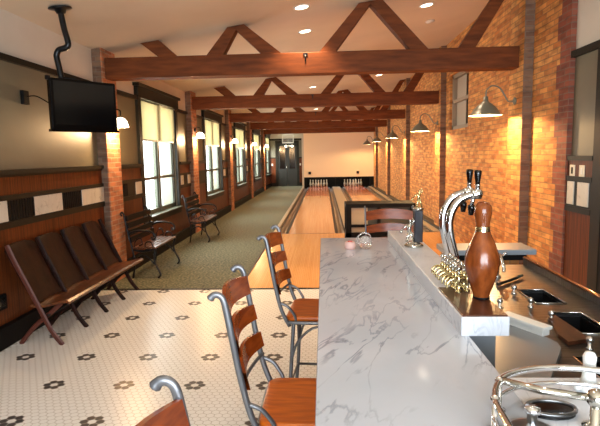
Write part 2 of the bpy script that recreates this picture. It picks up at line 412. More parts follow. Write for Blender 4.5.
f.build('window_frame', mat('weathered_frame', s(150, 134, 112), .6), wroot, off)
MB().box(WR+.15, RWY0+.08, RWZ0+.08, WR+.155, RWY1-.08, RWZ1-.08).build('pane', M['black'], wroot, off)
t2, c2 = MB(), MB()
t2.box(RC, YB, -.1, RC+.3, YBR+.0, 2.8); c2.box(RC, YB, 2.8, RC+.3, YBR+.0, 4.25)
wn = struct('wall_right_recess', t2, M['tan']); c2.build('upper_wall', M['cream'], wn, off=wn.location)
DY1, DY0 = 4.97, 4.15
wd = MB()
for a, b in ((DY1+.18, YBR), (YB, DY0-.18)): wd.box(RC-.035, a, .2, RC, b, 1.64)
wd.build('wainscot_panelling', M['wood_panel'], wn, off=wn.location)
cp = MB()
for a, b in ((DY1+.18, YBR), (YB, DY0-.18)):
    cp.box(RC-.05, a, 1.64, RC, b, 1.69).box(RC-.05, a, 1.42, RC, b, 1.47).box(RC-.05, a, 1.08, RC, b, 1.14).box(RC-.04, a, 1.14, RC, b, 1.42).box(RC-.06, a, 0, RC, b, .22)
cp.box(RC-.05, YB, 2.75, RC, YBR, 2.82)
struct('trim_7', cp, M['darktrim'])
mm = MB().box(RC-.05, 5.5, 1.16, RC-.04, 5.64, 1.41).box(RC-.05, 5.2, 1.16, RC-.04, 5.42, 1.41).box(RC-.05, 3.3, 1.16, RC-.04, 3.8, 1.41)
mm.build('marble_inset_tiles', M['marble_tile'], wn, off=wn.location)
dr = empty('door_2', (RC, (DY0+DY1)/2, 0), kind='structure'); off = dr.location
MB().box(RC-.045, DY1, 0, RC, DY1+.18, 2.74).box(RC-.045, DY0-.18, 0, RC, DY0, 2.74).box(RC-.045, DY0, 2.5, RC, DY1, 2.74).build('door_frame', M['darktrim'], dr, off)
MB().box(RC-.04, DY0, 0, RC, DY1, 2.5).build('door_leaf', M['black'], dr, off)
MB().tube([(RC-.04, DY0+.1, 1.02), (RC-.1, DY0+.1, 1.02), (RC-.1, DY0+.22, 1.02)], .01).build('door_handle', M['nickel'], dr, off)
# wall behind the photographer with its big window
WX0, WX1, WZa, WZb = -1.8, 2.4, .6, 2.95
g = MB().box(WL-TH, YB-.3, -.1, WX0, YB, 4.2).box(WX1, YB-.3, -.1, RC+.3, YB, 4.2).box(WX0, YB-.3, -.1, WX1, YB, WZa).box(WX0, YB-.3, WZb, WX1, YB, 4.2)
struct('wall_front', g, M['tan'])
wroot = empty('window_7', ((WX0+WX1)/2, YB, WZa), kind='structure'); off = wroot.location
f = MB()
for k in range(5):
    x = WX0+(WX1-WX0-.08)*k/4; f.box(x, YB-.14, WZa, x+.08, YB-.05, WZb)
f.box(WX0, YB-.14, WZa, WX1, YB-.05, WZa+.08).box(WX0, YB-.14, WZb-.08, WX1, YB-.05, WZb)
f.build('window_frame', M['greentrim'], wroot, off)
MB().box(WX0, YB-.1, WZa, WX1, YB-.095, WZb).build('pane', M['pane'], wroot, off)
# far end: masking unit above the pins, and the end wall with a door
YM = 26.8; XM = -1.05
g = MB().box(XM, YM, .56, WR, YM+.12, cz(XM)+.6)
wf = struct('wall_far', g, mat('peach_masking_panel', s(250, 226, 192), .8))
struct('wall_pit_side', MB().box(XM-.1, YM, 0, XM, YE, 4.1), M['cream'])
struct('wall_pit_back', MB().box(XM, YM+1.3, -.1, WR, YE, .7), M['black'])
struct('trim_8', MB().box(XM, YM-.02, .5, WR, YM+.12, .56), M['black'])
struct('trim_9', MB().box(XM, YM-.02, -.1, XM+.1, YM+.1, .5).box(.63, YM-.05, -.02, .73, YM+.1, .5).box(2.5, YM-.02, -.1, WR, YM+.1, .5), M['black'])
g = MB().box(WL-TH, YE, -.1, XM-.1, YE+.3, 2.72); we = struct('wall_end', g, M['tan'])
MB().box(WL-TH, YE, 2.72, RC, YE+.3, 4.2).build('upper_wall', M['cream'], we, off=we.location)
wd = MB().box(-1.42, YE-.03, .2, XM-.1, YE, 1.62).box(WL, YE-.03, .2, -2.72, YE, 1.62); wd.build('wainscot_panelling', M['wood_panel'], we, off=we.location)
struct('trim_10', MB().box(-1.42, YE-.06, 1.6, XM-.1, YE, 1.66).box(WL, YE-.06, 1.6, -2.72, YE, 1.66).box(WL, YE-.05, 2.62, XM-.1, YE, 2.72).box(-1.42, YE-.05, 0, XM-.1, YE, .2).box(WL, YE-.05, 0, -2.72, YE, .2), M['darktrim'])
MB().box(-1.36, YE-.04, 1.18, -1.28, YE-.03, 1.3).box(-1.22, YE-.04, 1.18, -1.15, YE-.03, 1.3).box(-2.98, YE-.04, 1.18, -2.9, YE-.03, 1.3).build('marble_inset_tiles', M['marble_tile'], we, off=we.location)
dr = empty('door_1', (-2.06, YE, 0), kind='structure'); off = dr.location
MB().box(-2.74, YE-.08, 0, -2.6, YE, 2.6).box(-1.52, YE-.08, 0, -1.38, YE, 2.6).box(-2.6, YE-.08, 2.45, -1.52, YE, 2.6).build('door_frame', M['darktrim'], dr, off)
d = MB()
for a, b in ((-2.6, -2.07), (-2.05, -1.52)): d.box(a, YE-.05, 0, b, YE, 1.0).box(a, YE-.05, 1, a+.1, YE, 2.45).box(b-.1, YE-.05, 1, b, YE, 2.45).box(a, YE-.05, 2.3, b, YE, 2.45)
d.build('door_leaf', mat('dark_door_paint', s(24, 26, 22), .6), dr, off)
MB().box(-2.5, YE-.03, 1, -2.17, YE-.01, 2.3).box(-1.95, YE-.03, 1, -1.62, YE-.01, 2.3).build('door_glass', M['blackgloss'], dr, off)
MB().tube([(-2.1, YE-.05, 1.0), (-2.1, YE-.1, 1.0), (-2.1, YE-.1, 1.18), (-2.1, YE-.05, 1.18)], .012).build('door_handle', M['nickel'], dr, off)

# ------------------------------------------------------------ bowling lanes
def gutter_mb(a, b, y0, y1):
    mb = MB(); n = 8; c = (a+b)/2; r = (b-a)/2
    rows = []
    for y in (y0, y1): rows.append([(c-r*math.cos(PI*i/n), y, .0-.075*math.sin(PI*i/n)) for i in range(n+1)])
    mb.grid(rows)
    return mb
for k, (a, b, nm) in enumerate(((-.81, .245, 'left wooden bowling lane running to the pins beside the carpet'), (1.11, 2.165, 'right wooden bowling lane running to the pins beside the brick wall'))):
    r = empty('bowling_lane', ((a+b)/2, 10.94, -.1)); tag(r, nm, 'bowling lane', 'bowling lanes'); off = r.location
    MB().box(a, 10.94, -.1, b, 21.2, .004).build('lane_surface', M['lane'], r, off)
    MB().box(a, 21.2, -.1, b, YM+1.2, .004).build('pin_deck', M['deck'], r, off)
    for p, q2 in ((a-.235, a-.012), (b+.012, b+.235)):
        gutter_mb(p+(.03 if p < a else .055), q2-(.055 if p < a else .03), 10.94, YM).build('gutter', M['gutter'], r, off)
        MB().box(p, 10.94, -.1, p+(.03 if p < a else .055), YM, .006).box(q2-(.055 if p < a else .03), 10.94, -.1, q2+.006, YM, .0055).build('gutter_edge', M['gutterdark'], r, off)
    MB().box(a, 10.93, .004, b, 10.95, .0055).build('foul_line', M['gutterdark'], r, off)
    # the ten pins
    prof = [(0, 0), (.026, 0), (.029, .02), (.045, .07), (.06, .115), (.056, .16), (.035, .225), (.024, .26), (.03, .3), (.032, .335), (.024, .365), (0, .38)]
    pin0 = None; c = (a+b)/2
    spots = [(c+(j-i/2)*.305, YM-.25+i*.264) for i in range(4) for j in range(i+1)]
    rown = ['head pin in front', 'second row', 'third row', 'back row']
    for i in range(4):
        for j in range(i+1):
            if pin0 is None:
                pin0 = MB().lathe(prof, n=12).build('bowling_pin', mat('pin_white', s(215, 210, 200), .3))
                p = pin0
            else: p = pin0.copy(); col.objects.link(p)
            p.location = (c+(j-i/2)*.305, YM+.22+i*.264, .004)
            side = 'left' if k == 0 else 'right'
            ps = '' if i == 0 else ', %s from left' % ['first', 'second', 'third', 'last'][3 if j == i else j]
            tag(p, 'white bowling pin on the %s lane, %s%s' % (side, rown[i], ps), 'bowling pin', 'pins of the %s lane' % side)
cp = MB().box(-1.155, 10.94, -.1, -1.07, YM, .03)
struct('trim_11', cp, M['capping'])
struct('trim_12', MB().box(.485, 10.94, -.1, .87, YM, .03), M['capping'])
struct('trim_13', MB().box(2.42, 10.94, -.1, 2.56, YM, .03), M['capping'])
struct('trim_14', MB().box(2.56, 10.94, -.1, WR, YM, .09), M['gutterdark'])
for x, lb in ((-.74, 'small black box on the masking wall above the left lane'), (1.85, 'small black box on the masking wall above the right lane')):
    sp = empty('wall_speaker', (x, YM, .7)); tag(sp, lb, 'speaker', 'small boxes on the masking wall'); off = sp.location
    MB().bbox(x-.07, YM-.07, .72, x+.07, YM, .86, .01).build('speaker_body', M['black'], sp, off)
    MB().lathe([(.045, 0), (.05, .004)], (x, YM-.075, .79), 12, (0, 1, 0)).build('speaker_cone', M['gutterdark'], sp, off)

# ------------------------------------------------------------ roof trusses
order = ['nearest', 'second', 'third', 'fourth', 'farthest']
def truss():
    r = empty('roof_truss', (-.19, 6.92, 2.845))
    off = r.location
    MB().bbox(-2.97, 6.80, 2.845, 2.59, 7.04, 3.12, .008).build('tie_beam', M['beam'], r, off)
    for b0, b1, t0, t1 in ((-2.23, -1.97, -2.47, -2.22), (-1.57, -1.34, -1.27, -1.12), (-.81, -.54, -1.2, -1.04), (-.04, .18, .5, .68), (1.18, 1.42, .62, .8), (1.81, 2.03, 2.42, 2.585)):
        MB().prism([(b0, 3.12), (b1, 3.12), (t1, cz(t1)-.005), (t0, cz(t0)-.005)], 6.84, 7.0).build('web_member', M['beam'], r, off)
    MB().tube([(-.22, 6.792, 3.0), (-.22, 6.792, 3.09)], .010).box(-.25, 6.785, 3.08, -.19, 6.8, 3.105).build('bolt_plate', M['blackiron'], r, off)
    return r
t0 = truss()
for k in range(5):
    t = t0 if k == 0 else copy_tree(t0)
    t.location.y = 6.92+4.53*k
    tag(t, '%s brown timber roof truss spanning the hall under the ceiling' % order[k], 'roof truss', 'timber roof trusses')

# ------------------------------------------------------------ lamps
WARM = (1, .62, .3)
def downlight(x, y, lb, e=110):
    z = cz(x); nrm = Vector((.145, 0, -1)).normalized(); c = Vector((x, y, z))
    r = empty('downlight', c); tag(r, lb, 'ceiling light', 'recessed downlights')
    MB().lathe([(.085, 0), (.115, .002), (.115, .006), (.085, .008)], c-nrm*.002, 20, nrm, cap=False).build('trim_ring', M['white'], r, c)
    MB().lathe([(.0, .003), (.085, .003)], c, 20, nrm, cap=False).build('light_lens', M['lens'], r, c)
    light('downlight_and_fill_lamp', 'SPOT', c+nrm*.03, e, (1, .74, .48), (0, 0, 0), spot_size=math.radians(100), spot_blend=.6, shadow_soft_size=.07)
downlight(-.25, 6.58, 'round recessed ceiling light just in front of the nearest truss, left row', 190)
downlight(-.25, 7.82, 'round recessed ceiling light just behind the nearest truss, left row')
downlight(1.54, 7.59, 'recessed ceiling light near the brick wall, above the nearest truss')
downlight(-.26, 14.06, 'recessed ceiling light of the left row between second and third truss')
downlight(1.56, 13.97, 'recessed ceiling light of the right row between second and third truss')
downlight(-.27, 20.68, 'small distant recessed ceiling light beyond the fourth truss')
for x, y in ((-.25, 2.2), (1.54, 3.0)): light('downlight_and_fill_lamp', 'SPOT', (x, y, cz(x)-.03), 60, (1, .85, .7), spot_size=math.radians(150), spot_blend=.8, shadow_soft_size=.07)  # unseen spots without fixtures, added to brighten the near bar and floor
sm = empty('smoke_detector', (1.81, 8.64, cz(1.81))); tag(sm, 'flat pale round detector on the ceiling beside the right row of lights', 'smoke detector')
MB().lathe([(.08, .0), (.08, .015), (.05, .035), (.0, .037)], sm.location, 16, (.145, 0, -1)).build('detector_body', M['cream'], sm, sm.location)
MB().lathe([(.05, .02), (.055, .03)], sm.location, 16, (.145, 0, -1)).build('detector_ring', M['shade_metal'], sm, sm.location)
def sconce():
    r = empty('wall_sconce', (-2.97, 0, 2.3)); off = r.location
    MB().lathe([(.05, 0), (.055, .01), (.03, .03), (0, .032)], (-2.97, 0, 2.38), 12, (1, 0, 0)).build('wall_plate', M['blackiron'], r, off)
    MB().tube(smooth_path([(-2.95, 0, 2.38), (-2.93, 0, 2.44), (-2.89, 0, 2.44), (-2.84, 0, 2.42), (-2.84, 0, 2.35)]), .01).build('arm', M['blackiron'], r, off)
    MB().lathe([(.02, .10), (.05, .09), (.08, .06), (.1, .0), (.108, -.035), (.1, -.03), (.072, .045), (.02, .09)], (-2.84, 0, 2.225), 18, cap=False).build('bell_shade', M['bell'], r, off)
    MB().lathe([(.022, 0), (.026, -.02), (.012, -.03)], (-2.84, 0, 2.335), 12).build('shade_holder', M['blackiron'], r, off)
    MB().ball((-2.84, 0, 2.24), .03).build('bulb', M['bulb'], r, off)
    return r
s0 = sconce()
for k in range(5):
    t = s0 if k == 0 else copy_tree(s0)
    y = (PIER_Y[k][0]+PIER_Y[k][1])/2-.02
    t.location.y = y
    tag(t, 'lit white glass sconce on the %s brick pier, left wall' % order[k], 'wall lamp', 'sconces on the left piers')
    light('sconce_lamp', 'POINT', (-2.84, y, 2.15), 80, WARM, shadow_soft_size=.05)
def barn():
    r = empty('gooseneck_lamp', (2.59, 0, 2.4)); off = r.location
    MB().lathe([(.05, 0), (.055, .012), (.02, .03), (0, .03)], (2.59, 0, 2.42), 14, (-1, 0, 0)).build('wall_plate', M['shade_metal'], r, off)
    MB().tube(smooth_path([(2.57, 0, 2.42), (2.5, 0, 2.42), (2.45, 0, 2.5), (2.38, 0, 2.6), (2.28, 0, 2.63), (2.21, 0, 2.57), (2.2, 0, 2.48)]), .011).build('gooseneck_arm', M['shade_metal'], r, off)
    MB().lathe([(.0, .25), (.03, .25), (.035, .19), (.06, .165), (.11, .13), (.16, .075), (.195, .015), (.22, .005), (.22, -.004)], (2.2, 0, 2.24), 28, cap=False).build('lamp_shade', M['shade_metal'], r, off)
    MB().lathe([(.0, .16), (.05, .155), (.105, .122), (.156, .068), (.19, .01), (.218, -.003)], (2.2, 0, 2.24), 28, cap=False).build('shade_lining', M['shade_in'], r, off)
    MB().ball((2.2, 0, 2.335), .03).build('bulb', M['bulb'], r, off)
    return r
b0 = barn()
for k in range(5):
    t = b0 if k == 0 else copy_tree(b0)
    y = (PIL_Y[k][0]+PIL_Y[k][1])/2; t.location.y = y
    tag(t, 'lit olive gooseneck lamp on the %s brick pilaster of the right wall' % order[k], 'wall lamp', 'gooseneck lamps on the right wall')
    light('gooseneck_lamp_light', 'POINT', (2.2, y, 2.285), 150, (1, .62, .28), shadow_soft_size=.03)
# end wall fittings
em = empty('emergency_light', (-1.93, YE, 2.3)); tag(em, 'small twin-headed emergency light glowing over the far dark door', 'emergency light'); off = em.location
MB().box(-2.0, YE-.06-.08, 2.27, -1.86, YE-.08, 2.35).build('housing', M['white'], em, off)
for x in (-2.12, -1.76): MB().lathe([(.02, 0), (.055, .05), (.055, .06)], (x, YE-.12, 2.3), 12, (0, -1, -.3)).build('lamp_head', M['bulb'], em, off)
MB().tube([(-2.12, YE-.12, 2.3), (-1.76, YE-.12, 2.3)], .01).build('arm', M['white'], em, off)
gr = empty('vent_grille', (-2.0, YE, 2.5)); tag(gr, 'white framed grille with vertical bars high above the far door', 'grille'); off = gr.location
MB().box(-2.32, YE-.3, 2.45, -1.66, YE-.26, 2.5).box(-2.32, YE-.3, 2.92, -1.66, YE-.26, 2.97).box(-2.32, YE-.3, 2.45, -2.28, YE-.26, 2.97).box(-1.7, YE-.3, 2.45, -1.66, YE-.26, 2.97).box(-2.3, YE-.28, 2.93, -2.26, YE-.0, 2.97).box(-1.72, YE-.28, 2.93, -1.68, YE-.0, 2.97).build('frame', M['white'], gr, off)
g = MB()
for k in range(8): g.box(-2.24+k*.07, YE-.285, 2.5, -2.225+k*.07, YE-.27, 2.92)
g.build('bars', M['white'], gr, off)
# outlets and plates
ob = empty('wall_outlet', (WL, 5.08, 2.33)); tag(ob, 'black outlet box with a cable on the tan wall left of the television', 'outlet'); off = ob.location
MB().bbox(WL, 5.03, 2.33, WL+.04, 5.13, 2.47, .006).build('outlet_box', M['black'], ob, off)
MB().tube(smooth_path([(WL+.04, 5.09, 2.41), (-3.0, 5.15, 2.42), (-2.9, 5.18, 2.36), (-2.75, 5.12, 2.28), (-2.6, 5.05, 2.3)]), .006).build('cable', M['black'], ob, off)
for y, z_, lb, dk in ((5.56, 1.53, 'left one of two pale switch plates on the right wainscot', 1), (5.36, 1.53, 'right one of two pale switch plates, beside the dark door frame', 0)):
    sw = empty('switch_plate', (RC-.035, y, z_-.06)); tag(sw, lb, 'switch plate', 'switch plates of the recess'); off = sw.location
    MB().bbox(RC-.043, y-.055, z_-.06, RC-.035, y+.055, z_+.06, .003).build('plate', M['whiteplate'], sw, off)
    MB().box(RC-.048, y-.014, z_-.035, RC-.043, y+.014, z_+.035).build('rocker', M['black'] if dk else M['white'], sw, off)

lo = empty('low_outlet', (WL+.035, 4.36, .36)); tag(lo, 'small black box low on the panelled wall left of the theatre seats', 'outlet'); off = lo.location
MB().bbox(WL+.035, 4.26, .36, WL+.075, 4.44, .50, .006).build('outlet_box', M['black'], lo, off)
MB().box(WL+.075, 4.3, .39, WL+.08, 4.4, .47).build('cover', M['blackgloss'], lo, off)
# ------------------------------------------------------------ television on its pipe
tv = empty('television', (-2.6, 5.0, 2.05)); tag(tv, 'black flat television hung on a cranked black pipe from the ceiling', 'television')
off = Vector((0, 0, 0)); tv.location = (0, 0, 0)
A = Vector((-2.64, 4.78, 0)); B = Vector((-2.22, 5.33, 0))
dx = (B-A).normalized(); ln = (B-A).length; th = math.atan2(dx.y, dx.x)
tvr = Matrix.Rotation(th, 4, 'Z')
tv.location = (A.x, A.y, 2.05); tv.rotation_euler.z = th
tilt = 0
MB().bbox(0, .0, 0, ln, .07, .5, .01).build('screen_case', M['tvblack'], tv)
MB().box(.03, -.003, .05, ln-.03, .0, .475).build('screen', M['blackgloss'], tv)
MB().box(-.02, -.02, -.02, ln+.0, .05, .005).build('speaker_bar', M['tvblack'], tv)
MB().box(ln/2-.16, .07, .1, ln/2+.16, .1, .42).build('mount_plate', M['blackiron'], tv)
MB().box(-.02, .02, .48, .02, .05, .52).box(ln/2-.2, .03, .47, ln/2-.02, .12, .52).build('bracket', M['blackiron'], tv)
# pipe, in the television's own frame
inv = (Matrix.Translation(tv.location) @ tvr).inverted()
pp = [(-2.52, 5.04, 2.50), (-2.53, 5.06, 2.72), (-2.6, 5.1, 2.83), (-2.58, 5.12, 2.88), (-2.47, 5.16, 2.92), (-2.44, 5.18, 2.97), (-2.47, 5.2, 3.12), (-2.52, 5.22, 3.30)]
path = [inv @ Vector(p) for p in smooth_path([(-2.68, 5.10, 2.54), (-2.69, 5.1, 2.62), (-2.715, 5.1, 2.76), (-2.72, 5.1, 2.82), (-2.69, 5.1, 2.87), (-2.62, 5.1, 2.89), (-2.59, 5.1, 2.92), (-2.60, 5.1, 2.99), (-2.625, 5.1, 3.10), (-2.65, 5.1, 3.285)], 5)]
MB().tube(path, .03, 12).build('hanging_pipe', M['blackiron'], tv)
fl = inv @ Vector((-2.65, 5.1, cz(-2.65)))
MB().lathe([(.11, 0), (.115, .012), (.06, .02), (.042, .06), (0, .06)], fl, 16, (.145, 0, -1)).build('ceiling_flange', M['blackiron'], tv)

# ------------------------------------------------------------ row of folding theatre seats
ts = empty('theatre_seat_row', (-2.75, 5.4, 0)); tag(ts, 'row of four joined dark wooden folding seats by the left wall', 'theatre seats'); off = ts.location
YS = [4.41, 4.90, 5.39, 5.88, 6.33]
for k in range(4):
    a, b = YS[k]+.005, YS[k+1]-.005
    rows = []
    for i in range(9):          # curved backrest board leaning to the wall
        t = i/8; z_ = .40+.56*t; x = -2.72-.26*t**.85
        row = []
        for j in range(9):
            u = j/8; zz = z_-.05*(abs(2*u-1)**4)*t*t; row.append((x-.025*math.sin(PI*u)+.0, a+(b-a)*u, zz))
        rows.append(row)
    mb = MB().grid(rows); mb.grid([[(p[0]-.018, p[1], p[2]) for p in reversed(r)] for r in rows])
    for e in (0, -1):
        mb.grid([[(r[e][0], r[e][1], r[e][2]), (r[e][0]-.018, r[e][1], r[e][2])] for r in rows])
    mb.grid([[(p[0], p[1], p[2]), (p[0]-.018, p[1], p[2])] for p in rows[8]])
    mb.build('backrest', M['theatre'], ts, off)
    # scooped seat with a rolled front edge
    prof = [(-2.78, .395), (-2.7, .385), (-2.6, .40), (-2.5, .425), (-2.43, .435), (-2.40, .425)]
    P2 = prof+[(x-.004, z_-.022) for x, z_ in reversed(prof)]
    MB().prism(P2, a-.01, b+.01).build('seat', M['theatre_edge'], ts, off)
for k, y in enumerate(YS):
    st = MB()
    front = smooth_path([(-2.965, y, .965), (-2.90, y, .80), (-2.80, y, .58), (-2.70, y, .36), (-2.60, y, .14), (-2.50, y, .0)], 4)
    st.tube(front, [(.026, .013)]*len(front), 6, flat=(1, 0, .4), smooth=False)
    rear = smooth_path([(-2.50, y+.03, .40), (-2.62, y+.03, .3), (-2.78, y+.03, .17), (-2.93, y+.03, .0)], 4)
    st.tube(rear, [(.022, .012)]*len(rear), 6, flat=(1, 0, .4), smooth=False)
    st.build('leg_frame', mat('red_brown_leg', s(78, 32, 18), .5) if k == 0 else M['theatre'], ts, off)
MB().tube([(-2.62, YS[0], .29), (-2.62, YS[4]+.03, .29)], .013).build('tie_rail', M['blackiron'], ts, off)

# ------------------------------------------------------------ iron and wood benches
def bench(ln):
    r = empty('garden_bench', (0, 0, 0))
    for y in (.0, ln):
        e = MB()
        e.tube(smooth_path([(.0, y, 0), (.04, y, .2), (.02, y, .4), (-.04, y, .6), (-.10, y, .88)]), .018)
        e.tube(smooth_path([(.46, y, 0), (.50, y, .06), (.42, y, .2), (.40, y, .3), (.44, y, .41)]), .018)
        e.tube(smooth_path([(.02, y, .4), (.2, y, .38), (.44, y, .41)]), .016)
        e.tube(smooth_path([(-.03, y, .62), (.1, y, .66), (.3, y, .66), (.42, y, .62), (.44, y, .56), (.39, y, .54), (.37, y, .58)]), .016)
        e.tube(smooth_path([(.40, y, .41), (.36, y, .5), (.27, y, .5), (.25, y, .44), (.3, y, .43)]), .011)
        e.tube(smooth_path([(.03, y, .22), (.15, y, .3), (.28, y, .3), (.40, y, .2)]), .012)
        e.tube(smooth_path([(.05, y, .42), (.08, y, .52), (.17, y, .56), (.2, y, .48), (.14, y, .46)]), .011)
        e.tube(smooth_path([(-.1, y, .88), (-.13, y, .92), (-.16, y, .9), (-.14, y, .87)]), .014)
        e.build('iron_end', M['blackiron'], r)
    for i in range(5):
        MB().bbox(.04+i*.085, -.03, .415, .04+i*.085+.07, ln+.03, .437, .004).build('seat_slat', M['benchwood'], r)
    for i in range(4):
        z_ = .50+i*.1; x = -.02-.05*(z_-.5)/.3
        MB().box(x-.012+.02, -.02, z_, x+.012+.02, ln+.02, z_+.075).build('back_slat', M['black'], r)
    return r
bn = bench(1.0); bn.location = (-2.82, 6.99, 0); bn.scale = (.82, .95, 1.06); tag(bn, 'black iron garden bench with wooden slats under the nearest left window', 'bench', 'garden benches along the left wall')
b2 = copy_tree(bn); b2.location = (-2.78, 9.97, 0); tag(b2, 'black iron garden bench in front of the second left pier', 'bench', 'garden benches along the left wall')

# ------------------------------------------------------------ bar
CX0, CX1, CY0, CY1, CZ = -.03, .535, -.2, 4.02, 1.07
RY = 1.455
bar = empty('bar_counter', (.3, 2, 0)); tag(bar, 'long grey veined marble bar counter turning right at the near end', 'bar counter'); off = bar.location
MB().bbox(CX0, CY0, CZ-.03, CX1, CY1, CZ, .003).build('marble_top', M['marble'], bar, off)
MB().bbox(CX1, CY0, CZ-.03, RC-.1, RY, CZ, .003).build('return_top', M['marble_white_and_lit'], bar, off)  # same marble as the counter; whiter colour stands in for strong light here
MB().box(.24, CY0+.3, .1, CX1-.02, CY1-.08, CZ-.03).box(.5, CY0+.3, .1, RC-.15, RY-.12, CZ-.03).build('bar_body', M['darkwood'], bar, off)
MB().box(.28, CY0+.3, 0, CX1-.06, CY1-.14, .1).build('toe_kick', M['black'], bar, off)
g = MB()
for k in range(6): g.box(.225, .3+k*.62, .18, .24, .3+k*.62+.5, .95)
g.build('front_panel', M['wood_panel'], bar, off)
RT = 1.142
rs = empty('tap_riser', (.58, 2.8, CZ)); tag(rs, 'raised marble ledge along the right edge of the bar counter, carrying the taps', 'marble ledge'); off = rs.location
MB().bbox(.505, 1.80, CZ, .682, 3.92, RT, .003).build('marble_block', M['marble_white_and_lit'], rs, off)
MB().bbox(.51, 1.805, RT, .677, 2.2, RT+.006, .003).build('wooden_board', M['darkwood'], rs, off)
# riser overhangs the counter on steel supports towards the bartender


tc = MB().bbox(.545, 1.9, .85, .668, 3.88, CZ-.0, .003).build('tap_cabinet', M['palesteel']); tag(tc, 'long low steel box under the marble ledge beside the counter edge', 'steel box')
# bowling-pin tap handle
pn = empty('pin_tap_handle', (.648, 2.03, RT+.006)); tag(pn, 'brown wooden bowling pin with brass neck band standing on the tap board', 'wooden pin'); off = (0, 0, 0)
MB().lathe([(0, 0), (.03, 0), (.032, .01), (.045, .05), (.062, .10), (.070, .145), (.066, .185), (.05, .23), (.034, .265), (.0265, .29)]+[(.0265, .305), (.03, .33), (.0345, .355), (.033, .38), (.022, .398), (0, .403)], n=28).build('pin_body', M['pinwood'], pn)
MB().lathe([(.0275, .272), (.0295, .277), (.0285, .298), (.0275, .3)], n=24, cap=False).lathe([(.0315, .268), (.0295, .28), (.0285, .295), (.0285, .3)], n=24, cap=False).build('neck_band', M['brass'], pn)
MB().cyl((0, 0, 0), .034, .008).build('collar', M['black'], pn)

# two chrome goosenecks with black tap handles
def cobra():
    r = empty('gooseneck_tap', (0, 0, 0)); D = .292
    MB().lathe([(.031, 0), (.031, .012), (.026, .02), (.024, .04)], n=18).build('base_flange', M['chrome'], r)
    P = smooth_path([(x, 0, z_+D*(1 if k else 0)) for k, (x, z_) in enumerate([(0, .02), (0, -.12), (0, .02), (-.012, .08), (-.03, .16), (-.036, .23), (-.02, .30), (.02, .355), (.085, .382)])], 6)
    MB().tube(P, .021, 14).build('curved_neck', M['chrome'], r)
    MB().lathe([(.018, 0), (.027, .005), (.027, .05), (.02, .055)], (.075, 0, .382+D), 14, (1, 0, 0)).ball((.11, 0, .385+D), .029, 14).lathe([(.012, 0), (.012, .03), (.016, .035)], (.11, 0, .40+D), 12).build('faucet_head', M['chrome'], r)
    MB().tube([(.09, 0, .37+D), (.08, 0, .325+D)], .011, 10).build('spout', M['chrome'], r)
    MB().lathe([(.0, 0), (.011, 0), (.013, .02), (.019, .06), (.020, .075), (.014, .082), (0, .083)], (.11, 0, .43+D), 14, (.0, 0, 1)).build('tap_handle', M['blackgloss'], r)
    MB().lathe([(.0, 0), (.018, .006), (.019, .02), (.013, .06), (0, .062)], (.08, 0, .33+D), 14, (-.05, 0, -1)).build('rubber_nozzle', M['blackgloss'], r)
    return r
c0 = cobra(); c0.location = (.716, 2.84, .85); tag(c0, 'left chrome swan-neck tap with black handle behind the marble ledge', 'tap', 'chrome swan-neck taps')
c1 = copy_tree(c0); c1.location = (.716, 2.69, .85); tag(c1, 'right chrome swan-neck tap with black handle, next to the wooden pin', 'tap', 'chrome swan-neck taps')

# row of small brass faucets between the board and the swan necks
def bf():
    r = empty('brass_faucet', (0, 0, 0))
    MB().lathe([(.014, 0), (.014, .004), (.007, .01), (.007, .035), (.011, .045), (.011, .065), (.006, .075)], n=10).build('faucet_stem', M['brass'], r)
    MB().tube(smooth_path([(0, 0, .05), (-.03, -.005, .055), (-.048, -.008, .04), (-.05, -.008, .02)]), .0055, 8).build('spout', M['brass'], r)
    MB().tube([(0, 0, .07), (.0, 0, .095)], .004, 6).ball((0, 0, .104), .012, 10).build('knob', M['nickel'], r)
    return r
f0 = bf(); n_ = 0
rown = ['left', 'right']
cnt = ['nearest', 'second', 'third', 'fourth', 'fifth', 'sixth', 'seventh']
for i in range(7):
    for j in range(2):
        t = f0 if n_ == 0 else copy_tree(f0); n_ += 1
        yy = 2.12+i*.05+j*.012; t.location = (.58+j*.04, yy, RT+(.006 if yy < 2.2 else 0)); t.rotation_euler.z = random.uniform(-.25, .25)
        tag(t, 'small brass faucet with silver knob, %s from the viewer in the %s row' % (cnt[i], rown[j]), 'faucet', 'brass faucets on the ledge')

# bowling trophy
tr = empty('bowling_trophy', (.585, 3.22, RT+.001)); tag(tr, 'small trophy with grey column and golden bowler figures on the marble ledge', 'trophy')
MB().lathe([(.062, 0), (.062, .012), (.05, .02), (.034, .03), (.03, .035)], n=20).build('base', M['nickel'], tr)
MB().bbox(-.0, -.02, .03, .055, .03, .24, .006).build('column', mat('grey_column', s(52, 52, 58), .2), tr)
MB().lathe([(.035, 0), (.038, .01), (.02, .02)], (.027, .005, .24), 14).build('column_cap', M['nickel'], tr)
def figure(mb, c, sc):
    c = Vector(c)
    def p(x, y, z_): return c+Vector((x, y, z_))*sc
    mb.tube([p(-.12, 0, 0), p(-.06, 0, .22), p(0, 0, .46)], [.05*sc, .06*sc, .08*sc], 8)
    mb.tube([p(.18, 0, .02), p(.12, 0, .24), p(.03, 0, .46)], [.045*sc, .055*sc, .08*sc], 8)
    mb.tube([p(0, 0, .44), p(.0, 0, .6), p(.03, 0, .78)], [.09*sc, .09*sc, .1*sc], 8)
    mb.tube([p(.03, 0, .76), p(.04, 0, .86)], .035*sc, 8); mb.ball(p(.05, 0, .93), .075*sc)
    mb.tube([p(-.04, 0, .76), p(-.2, 0, .66), p(-.32, 0, .52)], [.04*sc, .035*sc, .03*sc], 8)
    mb.tube([p(.1, 0, .76), p(.2, 0, .9), p(.14, 0, 1.06)], [.04*sc, .035*sc, .03*sc], 8)
    mb.ball(p(-.35, 0, .46), .075*sc)
    return mb
